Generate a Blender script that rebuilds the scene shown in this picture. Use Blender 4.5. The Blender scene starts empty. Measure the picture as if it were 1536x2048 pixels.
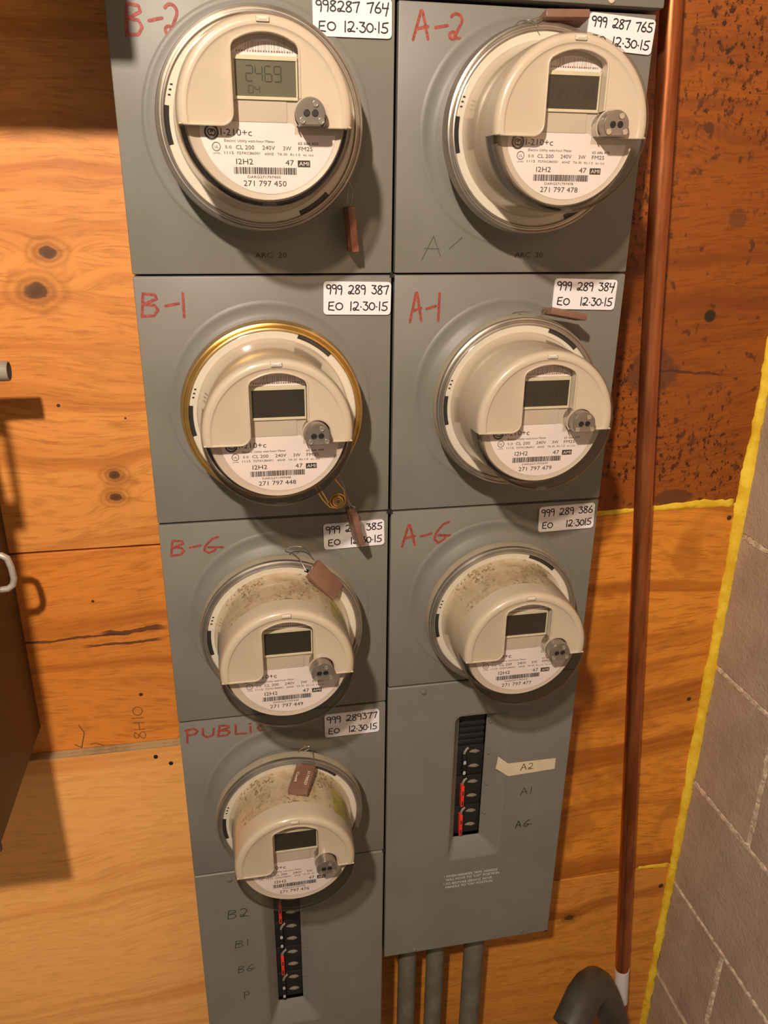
import bpy, bmesh, math, random
from mathutils import Vector, Matrix
random.seed(7)
PI = math.pi
S = bpy.context.scene
col = S.collection

# ------------------------------------------------------------------ camera, light, exposure
cam_d = bpy.data.cameras.new('camera'); cam = bpy.data.objects.new('camera', cam_d); col.objects.link(cam)
cam_d.sensor_fit = 'HORIZONTAL'; cam_d.sensor_width = 36.0; cam_d.lens = 36.0*1574.85/1536.0
cam_d.clip_start = 0.02
X_ = Vector((0.9821, -0.1881, 0.0107)); Y_ = Vector((0.0595, 0.3634, 0.9297)); Z_ = X_.cross(Y_).normalized()
X_.normalize(); Y_ = Z_.cross(X_).normalized()
cam.matrix_world = Matrix(((X_.x, Y_.x, Z_.x, -.1622), (X_.y, Y_.y, Z_.y, -.7947), (X_.z, Y_.z, Z_.z, .2307), (0, 0, 0, 1)))
S.camera = cam

w = bpy.data.worlds.new('room_ambient'); S.world = w; w.use_nodes = True
w.node_tree.nodes['Background'].inputs[0].default_value = (1.0, .84, .66, 1)
w.node_tree.nodes['Background'].inputs[1].default_value = .23

ld = bpy.data.lights.new('bare_bulb', 'POINT'); ld.energy = 104; ld.color = (1.0, .86, .71); ld.shadow_soft_size = .028
lamp = bpy.data.objects.new('bare_bulb', ld); col.objects.link(lamp); lamp.location = (-.468, -1.132, .877)

S.view_settings.view_transform = 'Standard'; S.view_settings.look = 'None'
S.view_settings.exposure = 0.0; S.view_settings.gamma = 1.0
S.view_settings.use_curve_mapping = False

# ------------------------------------------------------------------ helpers
class N:
    """tiny node builder"""
    def __init__(s, name, rough=.5, metal=0., coat=0., spec=.5):
        s.m = bpy.data.materials.new(name); s.m.use_nodes = True; s.t = s.m.node_tree
        s.b = s.t.nodes['Principled BSDF']; s.b.inputs['Roughness'].default_value = rough
        s.b.inputs['Metallic'].default_value = metal; s.b.inputs['Coat Weight'].default_value = coat
        s.b.inputs['Specular IOR Level'].default_value = spec
        s.tc = None
    def P(s):
        if not s.tc: s.tc = s.t.nodes.new('ShaderNodeTexCoord')
        return s.tc.outputs['Object']
    def put(s, sock, v):
        if hasattr(v, 'is_output'): s.t.links.new(v, sock)
        elif isinstance(v, (tuple, list)) and len(v) == 3 and sock.type == 'RGBA': sock.default_value = (*v, 1)
        else: sock.default_value = v
    def math(s, op, a, b=0., c=0., clamp=False):
        n = s.t.nodes.new('ShaderNodeMath'); n.operation = op; n.use_clamp = clamp
        s.put(n.inputs[0], a); s.put(n.inputs[1], b)
        if op in ('MULTIPLY_ADD', 'SMOOTH_MIN', 'SMOOTH_MAX'): s.put(n.inputs[2], c)
        return n.outputs[0]
    def vmul(s, v, k):
        n = s.t.nodes.new('ShaderNodeVectorMath'); n.operation = 'MULTIPLY'; s.put(n.inputs[0], v); s.put(n.inputs[1], k); return n.outputs[0]
    def sep(s, v):
        n = s.t.nodes.new('ShaderNodeSeparateXYZ'); s.put(n.inputs[0], v); return n.outputs
    def comb(s, x, y, z):
        n = s.t.nodes.new('ShaderNodeCombineXYZ'); s.put(n.inputs[0], x); s.put(n.inputs[1], y); s.put(n.inputs[2], z); return n.outputs[0]
    def noise(s, v, sc=1., det=2., ro=.5, dist=0.):
        n = s.t.nodes.new('ShaderNodeTexNoise'); s.put(n.inputs['Vector'], v); n.inputs['Scale'].default_value = sc
        n.inputs['Detail'].default_value = det; n.inputs['Roughness'].default_value = ro; n.inputs['Distortion'].default_value = dist
        return n.outputs['Fac']
    def ramp(s, f, a, b):
        n = s.t.nodes.new('ShaderNodeMapRange'); s.put(n.inputs[0], f); n.inputs[1].default_value = a; n.inputs[2].default_value = b
        n.interpolation_type = 'SMOOTHSTEP'; return n.outputs[0]
    def mix(s, f, a, b):
        n = s.t.nodes.new('ShaderNodeMix'); n.data_type = 'RGBA'
        s.put(n.inputs[0], f); s.put(n.inputs[6], a); s.put(n.inputs[7], b); return n.outputs[2]
    def bump(s, h, strength=.3, dist=.001):
        n = s.t.nodes.new('ShaderNodeBump'); s.put(n.inputs['Height'], h)
        n.inputs['Strength'].default_value = strength; n.inputs['Distance'].default_value = dist
        s.t.links.new(n.outputs[0], s.b.inputs['Normal'])
    def color(s, c): s.put(s.b.inputs['Base Color'], c); return s

def srgb(r, g, b):
    f = lambda c: (c/255/12.92) if c/255 <= .04045 else ((c/255+.055)/1.055)**2.4
    return (f(r), f(g), f(b))

def simple(name, c, rough=.5, metal=0., coat=0., var=.06, vs=60., bump=0.):
    n = N(name, rough, metal, coat)
    v = n.noise(n.P(), vs, 3)
    n.color(n.mix(n.ramp(v, .3, .7), tuple(x*(1-var) for x in c), tuple(min(1, x*(1+var)) for x in c)))
    if bump: n.bump(n.noise(n.P(), vs*8, 2), bump, .0004)
    return n.m

def link(name, me, mats, parent=None, smooth=False):
    o = bpy.data.objects.new(name, me)
    for m in (mats if isinstance(mats, (list, tuple)) else [mats]): me.materials.append(m)
    if smooth:
        for p in me.polygons: p.use_smooth = True
        if smooth != 'all': me.set_sharp_from_angle(angle=math.radians(38))
    col.objects.link(o)
    if parent: o.parent = parent
    return o
def obj(name, bm, mats, parent=None, smooth=False):
    me = bpy.data.meshes.new(name); bmesh.ops.recalc_face_normals(bm, faces=bm.faces) if smooth else None
    bm.to_mesh(me); bm.free(); return link(name, me, mats, parent, smooth)
def thing(name, label, cat, loc=(0, 0, 0), group=None, rot=None):
    o = bpy.data.objects.new(name, None); o.empty_display_size = .02; col.objects.link(o); o.location = loc
    if rot: o.rotation_euler = rot
    o['label'] = label; o['category'] = cat
    if group: o['group'] = group
    return o
def tag(o, label, cat, group=None):
    o['label'] = label; o['category'] = cat
    if group: o['group'] = group
    return o

def box(bm, x0, x1, y0, y1, z0, z1, bev=0., mi=0, M=None):
    r = bmesh.ops.create_cube(bm, size=1.0); vs = r['verts']
    for v in vs: v.co = Vector(((x0+x1)/2+v.co.x*(x1-x0), (y0+y1)/2+v.co.y*(y1-y0), (z0+z1)/2+v.co.z*(z1-z0)))
    fs = list({f for v in vs for f in v.link_faces})
    if bev:
        es = list({e for v in vs for e in v.link_edges})
        q = bmesh.ops.bevel(bm, geom=es, offset=bev, segments=2, affect='EDGES', profile=.5)
        fs = list(set(q['faces']) | {f for f in fs if f.is_valid}); vs = list({v for f in fs for v in f.verts})
    for f in fs: f.material_index = mi
    if M: 
        for v in vs: v.co = M @ v.co
    return vs
def lathe(bm, prof, cx=0., cz=0., n=72, mi=0, a0=0., a1=2*PI, closed=False):
    """prof: list of (r, y) about an axis along y"""
    full = abs(a1-a0-2*PI) < 1e-6; rings = []
    steps = n if full else n+1
    for (r, y) in prof:
        if r < 1e-6: rings.append([bm.verts.new((cx, y, cz))]*steps); continue
        rings.append([bm.verts.new((cx+r*math.cos(a0+(a1-a0)*i/n), y, cz+r*math.sin(a0+(a1-a0)*i/n))) for i in range(steps)])
    prs = list(zip(rings, rings[1:]))
    if closed: prs.append((rings[-1], rings[0]))
    for A, B in prs:
        for i in range(n if full else n):
            j = (i+1) % steps if full else i+1
            q = []
            for v in (A[i], A[j], B[j], B[i]):
                if v not in q: q.append(v)
            if len(q) >= 3:
                f = bm.faces.new(q); f.material_index = mi
def tube(bm, pts, r, n=10, mi=0, cap=True, radii=None):
    pts = [Vector(p) for p in pts]; rings = []
    t0 = (pts[1]-pts[0]).normalized(); up = Vector((0, 0, 1)) if abs(t0.z) < .9 else Vector((1, 0, 0)); nrm = (up-t0*up.dot(t0)).normalized()
    for i, p in enumerate(pts):
        t = (pts[min(i+1, len(pts)-1)]-pts[max(i-1, 0)]).normalized()
        nrm = (nrm-t*nrm.dot(t)).normalized(); bn = t.cross(nrm); rr = radii[i] if radii else r
        rings.append([bm.verts.new(p+(nrm*math.cos(2*PI*k/n)+bn*math.sin(2*PI*k/n))*rr) for k in range(n)])
    for A, B in zip(rings, rings[1:]):
        for k in range(n):
            f = bm.faces.new((A[k], A[(k+1) % n], B[(k+1) % n], B[k])); f.material_index = mi
    if cap:
        for R_ in (rings[0], rings[-1]):
            f = bm.faces.new(R_); f.material_index = mi
def plate(bm, pts, y0, y1, mi=0):
    """prism from an outline of (x, z) points between y0 and y1"""
    A = [bm.verts.new((x, y0, z)) for x, z in pts]; B = [bm.verts.new((x, y1, z)) for x, z in pts]
    fs = [bm.faces.new(A), bm.faces.new(B[::-1])]
    n = len(pts)
    for i in range(n): fs.append(bm.faces.new((A[i], B[i], B[(i+1) % n], A[(i+1) % n])))
    for f in fs: f.material_index = mi
def arc(cx, cz, r, a, b, n): return [(cx+r*math.cos(math.radians(a+(b-a)*i/n)), cz+r*math.sin(math.radians(a+(b-a)*i/n))) for i in range(n+1)]
def rrect(x0, x1, z0, z1, r, n=4):
    return arc(x1-r, z1-r, r, 90, 0, n)+arc(x1-r, z0+r, r, 0, -90, n)+arc(x0+r, z0+r, r, -90, -180, n)+arc(x0+r, z1-r, r, 180, 90, n)

dg = bpy.context.evaluated_depsgraph_get
def text_bm(bm, s, x, z, h, y, width=None, align='LEFT', mi=0, M=None, shear=0.):
    """printed text, cap height h, baseline at (x, z) in the plane y"""
    cu = bpy.data.curves.new('t', 'FONT'); cu.body = s; cu.size = 1.0; cu.resolution_u = 2
    o = bpy.data.objects.new('t', cu); col.objects.link(o); me = o.to_mesh()
    xs = [v.co.x for v in me.vertices]
    if xs:
        x0, x1 = min(xs), max(xs); k = h/.70; kx = (width/(x1-x0)) if width else k
        off = {'LEFT': 0, 'CENTER': -(x1-x0)*kx/2, 'RIGHT': -(x1-x0)*kx}[align]
        vs = []
        for v in me.vertices:
            c = Vector((x+off+(v.co.x-x0)*kx+shear*v.co.y*k, y, z+v.co.y*k)); vs.append(bm.verts.new(M @ c if M else c))
        for p in me.polygons:
            try: f = bm.faces.new([vs[i] for i in p.vertices]); f.material_index = mi
            except ValueError: pass
    o.to_mesh_clear(); bpy.data.objects.remove(o); bpy.data.curves.remove(cu)

# handwriting: strokes in a box 0..1 high
def ell(cx, cz, rx, rz, a, b, n=10): return [(cx+rx*math.cos(math.radians(a+(b-a)*i/n)), cz+rz*math.sin(math.radians(a+(b-a)*i/n))) for i in range(n+1)]
G = {
 '0': (.62, [ell(.3, .45, .27, .40, 100, 470, 14)]), '1': (.3, [[(.14, 1.), (.12, 0)]]),
 '2': (.68, [ell(.3, .72, .24, .24, 150, -40, 8)+[(.25, .12)]+ell(.18, .16, .14, .13, 40, 330, 8)+[(.62, .04)]]),
 '3': (.6, [[(.05, .95), (.45, .93), (.25, .62)]+ell(.27, .32, .25, .3, 80, -150, 9)]),
 '4': (.66, [[(.1, .95), (.06, .5), (.55, .52)], [(.56, 1.02), (.48, .5), (.34, -.2)]]),
 '5': (.66, [[(.6, .98), (.18, .9), (.14, .55)]+ell(.27, .28, .3, .27, 100, -140, 9)]),
 '6': (.62, [[(.42, 1.02), (.16, .6)]+ell(.3, .25, .24, .24, 160, 480, 11)]),
 '7': (.62, [[(.02, .85), (.55, .96), (.4, .5), (.3, 0)]]),
 '8': (.62, [[(.5, .9)]+ell(.3, .76, .2, .2, 40, 220, 7)+[(.45, .4)]+ell(.28, .22, .22, .22, 30, -200, 9)+[(.52, .86)]]),
 '9': (.56, [ell(.24, .75, .21, .22, 30, 380, 12)+[(.46, .4), (.4, -.05)]]),
 'E': (.72, [[(.6, .93), (.15, .9), (.1, .08), (.62, 0)], [(.12, .48), (.52, .52)]]),
 'O': (.85, [ell(.4, .45, .33, .38, 90, 460, 14)]), '.': (.3, [[(.1, .42), (.16, .38)]]), '-': (.6, [[(.05, .42), (.55, .52)]]),
 'A': (.85, [[(.0, -.05), (.3, 1.0), (.36, 1.), (.62, 0)], [(.12, .35), (.6, .45)]]),
 'B': (.85, [[(.12, .95), (.0, -.02)], [(.12, .95), (.55, .9), (.6, .72), (.1, .5), (.5, .46), (.62, .25), (.45, .02), (0, 0)]]),
 'G': (.95, [[(.78, 1.0), (.5, .9), (.18, .5), (.1, .2), (.3, 0), (.6, .15), (.66, .36), (.3, .38), (.98, .32)]]),
 'P': (.8, [[(.1, .9), (.05, -.3)], [(0, .85), (.45, .95), (.62, .7), (.5, .45), (.05, .35)]]),
 'U': (.85, [[(.1, .85), (.08, .3), (.3, .02), (.6, .2), (.66, .8)]]), 'L': (.7, [[(.1, .9), (.06, .05), (.6, .02)]]),
 'I': (.4, [[(.15, .6), (.15, .05)], [(.12, .85), (.17, .88)]]), 'C': (.8, [[(.7, .7), (.4, .72), (.12, .4), (.25, .08), (.65, .05)]]),
 'H': (.7, [[(.08, .9), (.04, 0)], [(.55, .9), (.5, 0)], [(.04, .45), (.52, .48)]]),
}
RK = [0]
def ribbon(bm, pts, wd, y, mi=0):
    pts = [Vector((p[0], 0, p[1])) for p in pts]
    for i in range(len(pts)-1):
        d = pts[i+1]-pts[i]
        if d.length < 1e-7: continue
        RK[0] += 1; yy = y-(RK[0] % 60)*1.5e-6
        n = Vector((-d.z, 0, d.x)).normalized()*wd/2
        f = bm.faces.new([bm.verts.new(Vector((0, yy, 0))+q) for q in (pts[i]-n, pts[i+1]-n, pts[i+1]+n, pts[i]+n)]); f.material_index = mi
    for p in pts:
        RK[0] += 1; yy = y-(RK[0] % 60)*1.5e-6
        f = bm.faces.new([bm.verts.new((p.x+wd/2*math.cos(a*PI/4), yy, p.z+wd/2*math.sin(a*PI/4))) for a in range(8)]); f.material_index = mi
def hand(bm, s, x, z, h, wd, y, width=None, rot=0., jit=.03, mi=0, kx=1.):
    tot = sum(G[c][0] if c in G else .55 for c in s)
    sx = (width/tot) if width else h*kx
    cur = 0; ca, sa = math.cos(rot), math.sin(rot)
    for c in s:
        if c not in G: cur += .55; continue
        dz = random.uniform(-jit, jit)*h
        for st in G[c][1]:
            P = [((cur+px)*sx, pz*h+dz) for px, pz in st]
            ribbon(bm, [(x+a*ca-b*sa, z+a*sa+b*ca) for a, b in P], wd, y, mi)
        cur += G[c][0]
def strokes(bm, L, wd, y):
    for st in L: ribbon(bm, st, wd, y)

# ------------------------------------------------------------------ materials
def paint_mat():
    n = N('grey_enamel', .46, 0, 0.0, .4)
    P = n.P(); v = n.noise(P, 9, 3, .6); f = n.noise(P, 420, 2); s = n.noise(P, 75, 4, .7)
    c = n.mix(n.ramp(v, .3, .7), (.180, .168, .140), (.202, .189, .160))
    c = n.mix(n.math('MULTIPLY', n.ramp(s, .70, .78), .22), c, (.10, .08, .055))
    n.color(c); n.bump(f, .12, .0003); return n.m
M_paint = paint_mat()
M_gap = simple('dark_gap', (.012, .011, .010), .8)
M_ring_lit = simple('lit_ring_side_tan', (.33, .27, .185), .42, 0, .1, .08, 30)  # tan with the lamplight on the ring side put into it
M_white_plastic = simple('white_base_plastic', (.74, .70, .62), .4, 0, .1, .04, 20)
def beige(name, c, dirt):
    n = N(name, .36, 0, .15); P = n.P(); xyz = n.sep(P)
    b = n.mix(n.ramp(n.noise(P, 22, 3), .3, .7), tuple(a*.93 for a in c), c)
    up = n.ramp(xyz[2], .02, .055)                       # dust lies on the upper side of the barrel
    bk = n.ramp(xyz[1], -.112, -.102)
    area = n.math('MULTIPLY', n.math('MULTIPLY', up, bk), n.ramp(n.noise(P, 38, 4, .6), .40, .56))
    sp = n.ramp(n.noise(P, 290, 3, .7), .51, .60)
    b = n.mix(n.math('MULTIPLY', n.math('MULTIPLY', area, sp), dirt), b, (.14, .09, .04))
    film = n.math('MULTIPLY', n.math('MULTIPLY', up, bk), min(1, dirt*.8))
    b = n.mix(n.math('MULTIPLY', film, n.ramp(n.noise(P, 50, 4, .6), .3, .75)), b, tuple(a*.62 for a in (c[0], c[1]*.9, c[2]*.75)))
    n.color(b); return n.m
M_body = [beige('barrel_plastic_clean', (.57, .475, .385), .12), beige('barrel_plastic_dusty', (.62, .51, .37), 1.0)]
M_hood = beige('hood_plastic', (.63, .545, .445), .0)
M_face = simple('face_plate_plastic', (.55, .47, .40), .45, 0, 0, .04, 25)
M_label = simple('label_paper', (.84, .75, .76), .5, 0, 0, .02, 30)
M_print = simple('label_ink', (.03, .025, .028), .5)
M_lcd = simple('display_dark', (.026, .021, .013), .4, 0, 0)
M_lcd_on = simple('display_grey_green', (.13, .125, .085), .3, 0, .2)
M_seg = simple('display_segments', (.035, .03, .022), .4)
M_seg_dim = simple('display_segments_faint', (.016, .014, .010), .4)
M_bezel = simple('display_bezel', (.66, .60, .44), .4)
M_port = simple('optical_port_nickel', (.30, .25, .20), .30, .65, .0, .1, 60)
M_screw = simple('screw_steel', (.72, .66, .56), .22, .9)
M_hole = simple('port_hole_black', (.01, .01, .01), .5)
M_steel = simple('zinc_steel', (.46, .41, .35), .32, .9, 0, .12, 40)
M_brass = simple('brass_plating', (.62, .40, .13), .28, .9, 0, .12, 40)
M_ringsh = simple('sealing_ring_dull_steel', (.40, .36, .31), .36, .85, 0, .15, 40)
M_tag = simple('brown_seal_plastic', (.20, .098, .062), .38, 0, .1, .08, 90)
M_tagred = simple('red_brown_seal_plastic', (.24, .085, .05), .38, 0, .1, .08, 90)
M_white_ink = simple('white_ink', (.80, .74, .66), .5)
M_sticker = simple('glossy_white_sticker', (.84, .78, .80), .22, 0, .6, .02, 20)
M_ink = simple('black_marker_ink', (.012, .011, .014), .45)
M_ink_soft = simple('black_marker_faded', (.035, .030, .024), .5)
M_pencil = simple('pencil_mark', (.085, .080, .066), .6)
M_pencil_wood = simple('pencil_on_wood', (.16, .085, .03), .6)
M_red = simple('red_crayon', (.30, .052, .036), .6, 0, 0, .3, 500)
M_black = simple('black_bakelite', (.010, .009, .008), .6, 0, 0, .2)
M_highlight = simple('tan_painted_highlight', (.20, .165, .115), .42, 0, .1)  # tan stands for highlights on the black breaker mouldings
M_redbar = simple('red_breaker_handle', (.80, .045, .02), .4, 0, .1)
M_tape = simple('cream_masking_tape', (.66, .55, .37), .6, 0, 0, .05, 80)
M_yellow = simple('yellow_clear_sticker', (.40, .36, .075), .4, 0, .1, .25, 60)
M_conduit = simple('grey_conduit', (.16, .14, .105), .5, .0, 0, .15, 30)
M_elbow = simple('black_grey_hose', (.055, .048, .036), .42, 0, .1, .2, 40)
M_dark_box = simple('old_brown_enamel', (.055, .035, .022), .5, 0, 0, .15, 12)
M_alu = simple('cast_aluminium', (.52, .46, .38), .45, .35, 0, .1, 120, .2)
def copper():
    n = N('aged_copper', .30, .88); P = n.P(); v = n.sep(P)
    a = n.noise(n.comb(n.math('MULTIPLY', v[0], 60), n.math('MULTIPLY', v[1], 60), n.math('MULTIPLY', v[2], 7)), 1, 4, .6)
    n.color(n.mix(n.ramp(a, .3, .7), (.36, .105, .034), (.64, .22, .085)))
    n.put(n.b.inputs['Roughness'], n.math('MULTIPLY_ADD', a, .22, .22)); return n.m
M_copper = copper()
def glassm(tint=1., nm='clear_polycarbonate'):
    m = bpy.data.materials.new(nm); m.use_nodes = True; t = m.node_tree; t.nodes.clear()
    o = t.nodes.new('ShaderNodeOutputMaterial'); mx = t.nodes.new('ShaderNodeMixShader'); tr = t.nodes.new('ShaderNodeBsdfTransparent')
    gl = t.nodes.new('ShaderNodeBsdfGlossy'); 
    # reflectance of a thin clear sheet, the same from both sides
    ge = t.nodes.new('ShaderNodeNewGeometry'); dt = t.nodes.new('ShaderNodeVectorMath'); dt.operation = 'DOT_PRODUCT'
    t.links.new(ge.outputs['Normal'], dt.inputs[0]); t.links.new(ge.outputs['Incoming'], dt.inputs[1])
    def mth(op, a, b_=0.):
        q = t.nodes.new('ShaderNodeMath'); q.operation = op
        for i, v in enumerate((a, b_)):
            if hasattr(v, 'is_output'): t.links.new(v, q.inputs[i])
            else: q.inputs[i].default_value = v
        return q.outputs[0]
    lw = t.nodes.new('ShaderNodeMath'); lw.operation = 'MULTIPLY_ADD'; lw.inputs[1].default_value = .9; lw.inputs[2].default_value = .055
    t.links.new(mth('POWER', mth('SUBTRACT', 1., mth('ABSOLUTE', dt.outputs['Value'])), 5.), lw.inputs[0])
    tr.inputs[0].default_value = (.94*tint, .91*tint, .86*tint, 1); gl.inputs['Roughness'].default_value = .09; gl.inputs[0].default_value = (.9, .9, .9, 1)
    t.links.new(lw.outputs[0], mx.inputs[0]); t.links.new(tr.outputs[0], mx.inputs[1]); t.links.new(gl.outputs[0], mx.inputs[2]); t.links.new(mx.outputs[0], o.inputs[0])
    return m
M_glass = glassm(); M_rim = glassm(.62, 'clear_rim_side')

def wood(name, base, dark, knots=(), spots=0., holes=(), cracks=(), rough=.5, seed=0., contrast=1., fine=1., blotch=0., bcol=(.3, .1, .01), patches=()):
    n = N(name, rough, 0, .12); xyz = n.sep(n.P()); x, z = xyz[0], xyz[2]
    zz = z; infl = None; core = None; rings = None
    for (kx, kz, kr) in knots:
        dx = n.math('SUBTRACT', x, kx); dz = n.math('SUBTRACT', z, kz)
        d = n.math('SQRT', n.math('ADD', n.math('POWER', n.math('MULTIPLY', dx, .72), 2.), n.math('POWER', dz, 2.)))
        i = n.math('SUBTRACT', 1., n.ramp(d, kr*.8, kr*3.6))
        zz = n.math('ADD', zz, n.math('MULTIPLY', n.math('MULTIPLY', i, n.math('SIGN', dz)), kr*.9))
        wob = n.noise(n.comb(x, 0, z), 70, 2)
        dw = n.math('ADD', d, n.math('MULTIPLY', n.math('SUBTRACT', wob, .5), kr*.5))
        c = n.math('SUBTRACT', 1., n.ramp(dw, kr*.42, kr*.62))
        r = n.math('MULTIPLY', n.math('SUBTRACT', 1., n.ramp(dw, kr*.9, kr*1.7)), n.math('MULTIPLY_ADD', n.math('SINE', n.math('MULTIPLY', dw, 11/kr)), .32, .55))
        core = c if core is None else n.math('MAXIMUM', core, c); rings = r if rings is None else n.math('MAXIMUM', rings, r)
    warp = n.noise(n.comb(n.math('MULTIPLY', x, 2.2), seed, n.math('MULTIPLY', z, 4.5)), 1, 2, .5)
    warp2 = n.noise(n.comb(n.math('MULTIPLY', x, 14), seed+3, n.math('MULTIPLY', z, 30)), 1, 2, .5)
    zw = n.math('ADD', n.math('ADD', zz, n.math('MULTIPLY', warp, .14)), n.math('MULTIPLY', warp2, .007))
    g1 = n.noise(n.comb(n.math('MULTIPLY', x, .7), seed, n.math('MULTIPLY', zw, 34)), 1, 3, .6)
    g2 = n.noise(n.comb(n.math('MULTIPLY', x, 26), seed+1, n.math('MULTIPLY', zw, 420)), 1, 3, .6)
    g3 = n.noise(n.comb(n.math('MULTIPLY', x, 3), seed+5, n.math('MULTIPLY', z, 5)), 1, 3, .55)
    g4 = n.noise(n.comb(n.math('MULTIPLY', x, 30), seed+9, n.math('MULTIPLY', zw, 150)), 1, 3, .6)
    mid = tuple((a+b)/2 for a, b in zip(base, dark))
    c = n.mix(n.math('MULTIPLY', n.ramp(g1, .47, .70), contrast), base, dark)
    c = n.mix(n.math('MULTIPLY', n.ramp(g3, .42, .75), .55*contrast), c, mid)
    c = n.mix(n.math('MULTIPLY', n.ramp(g4, .48, .70), .58*fine), c, tuple(a*.78 for a in mid))
    c = n.mix(n.math('MULTIPLY', n.ramp(g2, .50, .72), .5*fine), c, tuple(a*.7 for a in dark))
    if blotch:
        bb = n.noise(n.comb(n.math('MULTIPLY', x, 9), seed+7, n.math('MULTIPLY', z, 8)), 1, 3, .5, .4)
        c = n.mix(n.math('MULTIPLY', n.ramp(bb, .5, .6), blotch), c, bcol)
    for (qx, qz, ra, rb, k) in patches:
        wb = n.noise(n.comb(x, 0, z), 45, 3)
        dx = n.math('DIVIDE', n.math('SUBTRACT', x, qx), ra); dz = n.math('DIVIDE', n.math('SUBTRACT', z, qz), rb)
        d = n.math('ADD', n.math('SQRT', n.math('ADD', n.math('POWER', dx, 2.), n.math('POWER', dz, 2.))), n.math('MULTIPLY', n.math('SUBTRACT', wb, .5), .9))
        c = n.mix(n.math('MULTIPLY', n.math('SUBTRACT', 1., n.ramp(d, .8, 1.05)), k), c, (.13, .040, .014))
    if spots:
        sp = n.noise(n.comb(n.math('MULTIPLY', x, 150), seed+2, n.math('MULTIPLY', z, 105)), 1, 3, .7)
        ar = n.noise(n.comb(x, seed, z), 7, 2)
        c = n.mix(n.math('MULTIPLY', n.math('MULTIPLY', n.ramp(sp, .54, .63), n.ramp(ar, .36, .56)), spots), c, (.045, .010, .003))
        sp2 = n.noise(n.comb(n.math('MULTIPLY', x, 72), seed+4, n.math('MULTIPLY', z, 66)), 1, 2, .5)
        c = n.mix(n.math('MULTIPLY', n.ramp(sp2, .62, .70), spots*.9), c, (.10, .028, .008))
    if rings is not None:
        c = n.mix(n.math('MULTIPLY', rings, .68), c, tuple(a*.5 for a in dark)); c = n.mix(n.math('MULTIPLY', core, .85), c, (.05, .020, .008))
    for (hx, hz, hr) in holes:
        dx = n.math('SUBTRACT', x, hx); dz = n.math('SUBTRACT', z, hz)
        d = n.math('SQRT', n.math('ADD', n.math('POWER', dx, 2.), n.math('POWER', dz, 2.)))
        c = n.mix(n.math('MULTIPLY', n.math('SUBTRACT', 1., n.ramp(d, hr*.7, hr*1.1)), .93), c, (.016, .011, .007))
    for (x0, x1, zc, sl, th) in cracks:     # long splits that follow the grain
        wv = n.noise(n.comb(n.math('MULTIPLY', x, 22), zc*9, 0), 1, 3, .6)
        ln = n.math('ADD', n.math('MULTIPLY_ADD', n.math('SUBTRACT', x, x0), sl, zc), n.math('MULTIPLY', n.math('SUBTRACT', wv, .5), .012))
        d = n.math('ABSOLUTE', n.math('SUBTRACT', z, ln))
        ext = n.math('MULTIPLY', n.ramp(x, x0, x0+.02), n.math('SUBTRACT', 1., n.ramp(x, x1-.02, x1)))
        tk = n.math('MULTIPLY', n.noise(n.comb(n.math('MULTIPLY', x, 60), zc, 2), 1, 2), th*2)
        lf = n.math('LESS_THAN', d, tk)
        c = n.mix(n.math('MULTIPLY', n.math('MULTIPLY', lf, ext), .85), c, (.075, .024, .012))
    n.color(c); n.bump(n.math('ADD', g2, g4), .22, .0006); return n.m
def block_mat(seed):
    n = N('concrete_block_face', .92, 0, 0, .2); P = n.P()
    a = n.noise(P, 11+seed, 4, .6); b = n.noise(P, 140, 4, .75); d = n.noise(P, 45, 4, .7)
    c = n.mix(n.ramp(a, .3, .7), (.42, .315, .23), (.52, .39, .29))
    c = n.mix(n.math('MULTIPLY', n.ramp(b, .58, .72), .35), c, (.22, .165, .12))
    c = n.mix(n.math('MULTIPLY', n.ramp(d, .66, .74), .35), c, (.50, .42, .34))
    n.color(c); n.bump(n.math('ADD', b, d), .8, .0022); return n.m
M_blocks = [block_mat(0), block_mat(3), block_mat(5)]
M_mortar = simple('pale_mortar', (.66, .52, .38), .9, 0, 0, .3, 120, .6)
def foam_mat():
    n = N('yellow_foam', .6, 0, 0.05); P = n.P()
    a = n.noise(P, 26, 4, .6); b = n.noise(P, 160, 3, .7)
    c = n.mix(n.ramp(a, .3, .7), (.80, .46, .012), (1.0, .70, .05))
    c = n.mix(n.math('MULTIPLY', n.ramp(b, .62, .72), .5), c, (.22, .10, .01)); n.color(c); n.bump(b, .5, .001); return n.m
M_foam = foam_mat()
M_floor = simple('floor_concrete', (.16, .14, .12), .85, 0, 0, .15, 8)

# ------------------------------------------------------------------ room
WY, WX = .105, .5194
wall = thing('wall_back', 'plywood sheathed back wall carrying the meter cabinets', 'wall', (0, 0, 0)); wall['kind'] = 'structure'; del wall['category']
bm = bmesh.new(); box(bm, -1.4, WX+.2, WY+.019, WY+.06, -1.35, 1.25); obj('backing', bm, M_gap, wall)
W1 = wood('plywood_upper_left', (.80, .31, .062), (.50, .145, .020), knots=[(-.3412, .1772, .012), (-.3578, .139, .017), (-.3016, -.0663, .0095), (-.3046, -.0937, .0095)],
          holes=[(-.352, .017, .0022), (-.283, .0, .0014)], seed=1.3, contrast=.8)
W2 = wood('plywood_middle_left', (.76, .25, .034), (.45, .12, .012), holes=[(-.3025, -.365, .0028), (-.345, -.226, .002)],
          cracks=[(-.47, -.30, -.277, .02, .0016), (-.35, -.255, -.2725, .03, .003), (-.37, -.26, -.288, .01, .0018)], seed=5.1, contrast=.9)
W3 = wood('plywood_lower_left', (1.0, .47, .135), (.74, .27, .055), knots=[], seed=9.7, contrast=.9, fine=.6)
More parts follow.
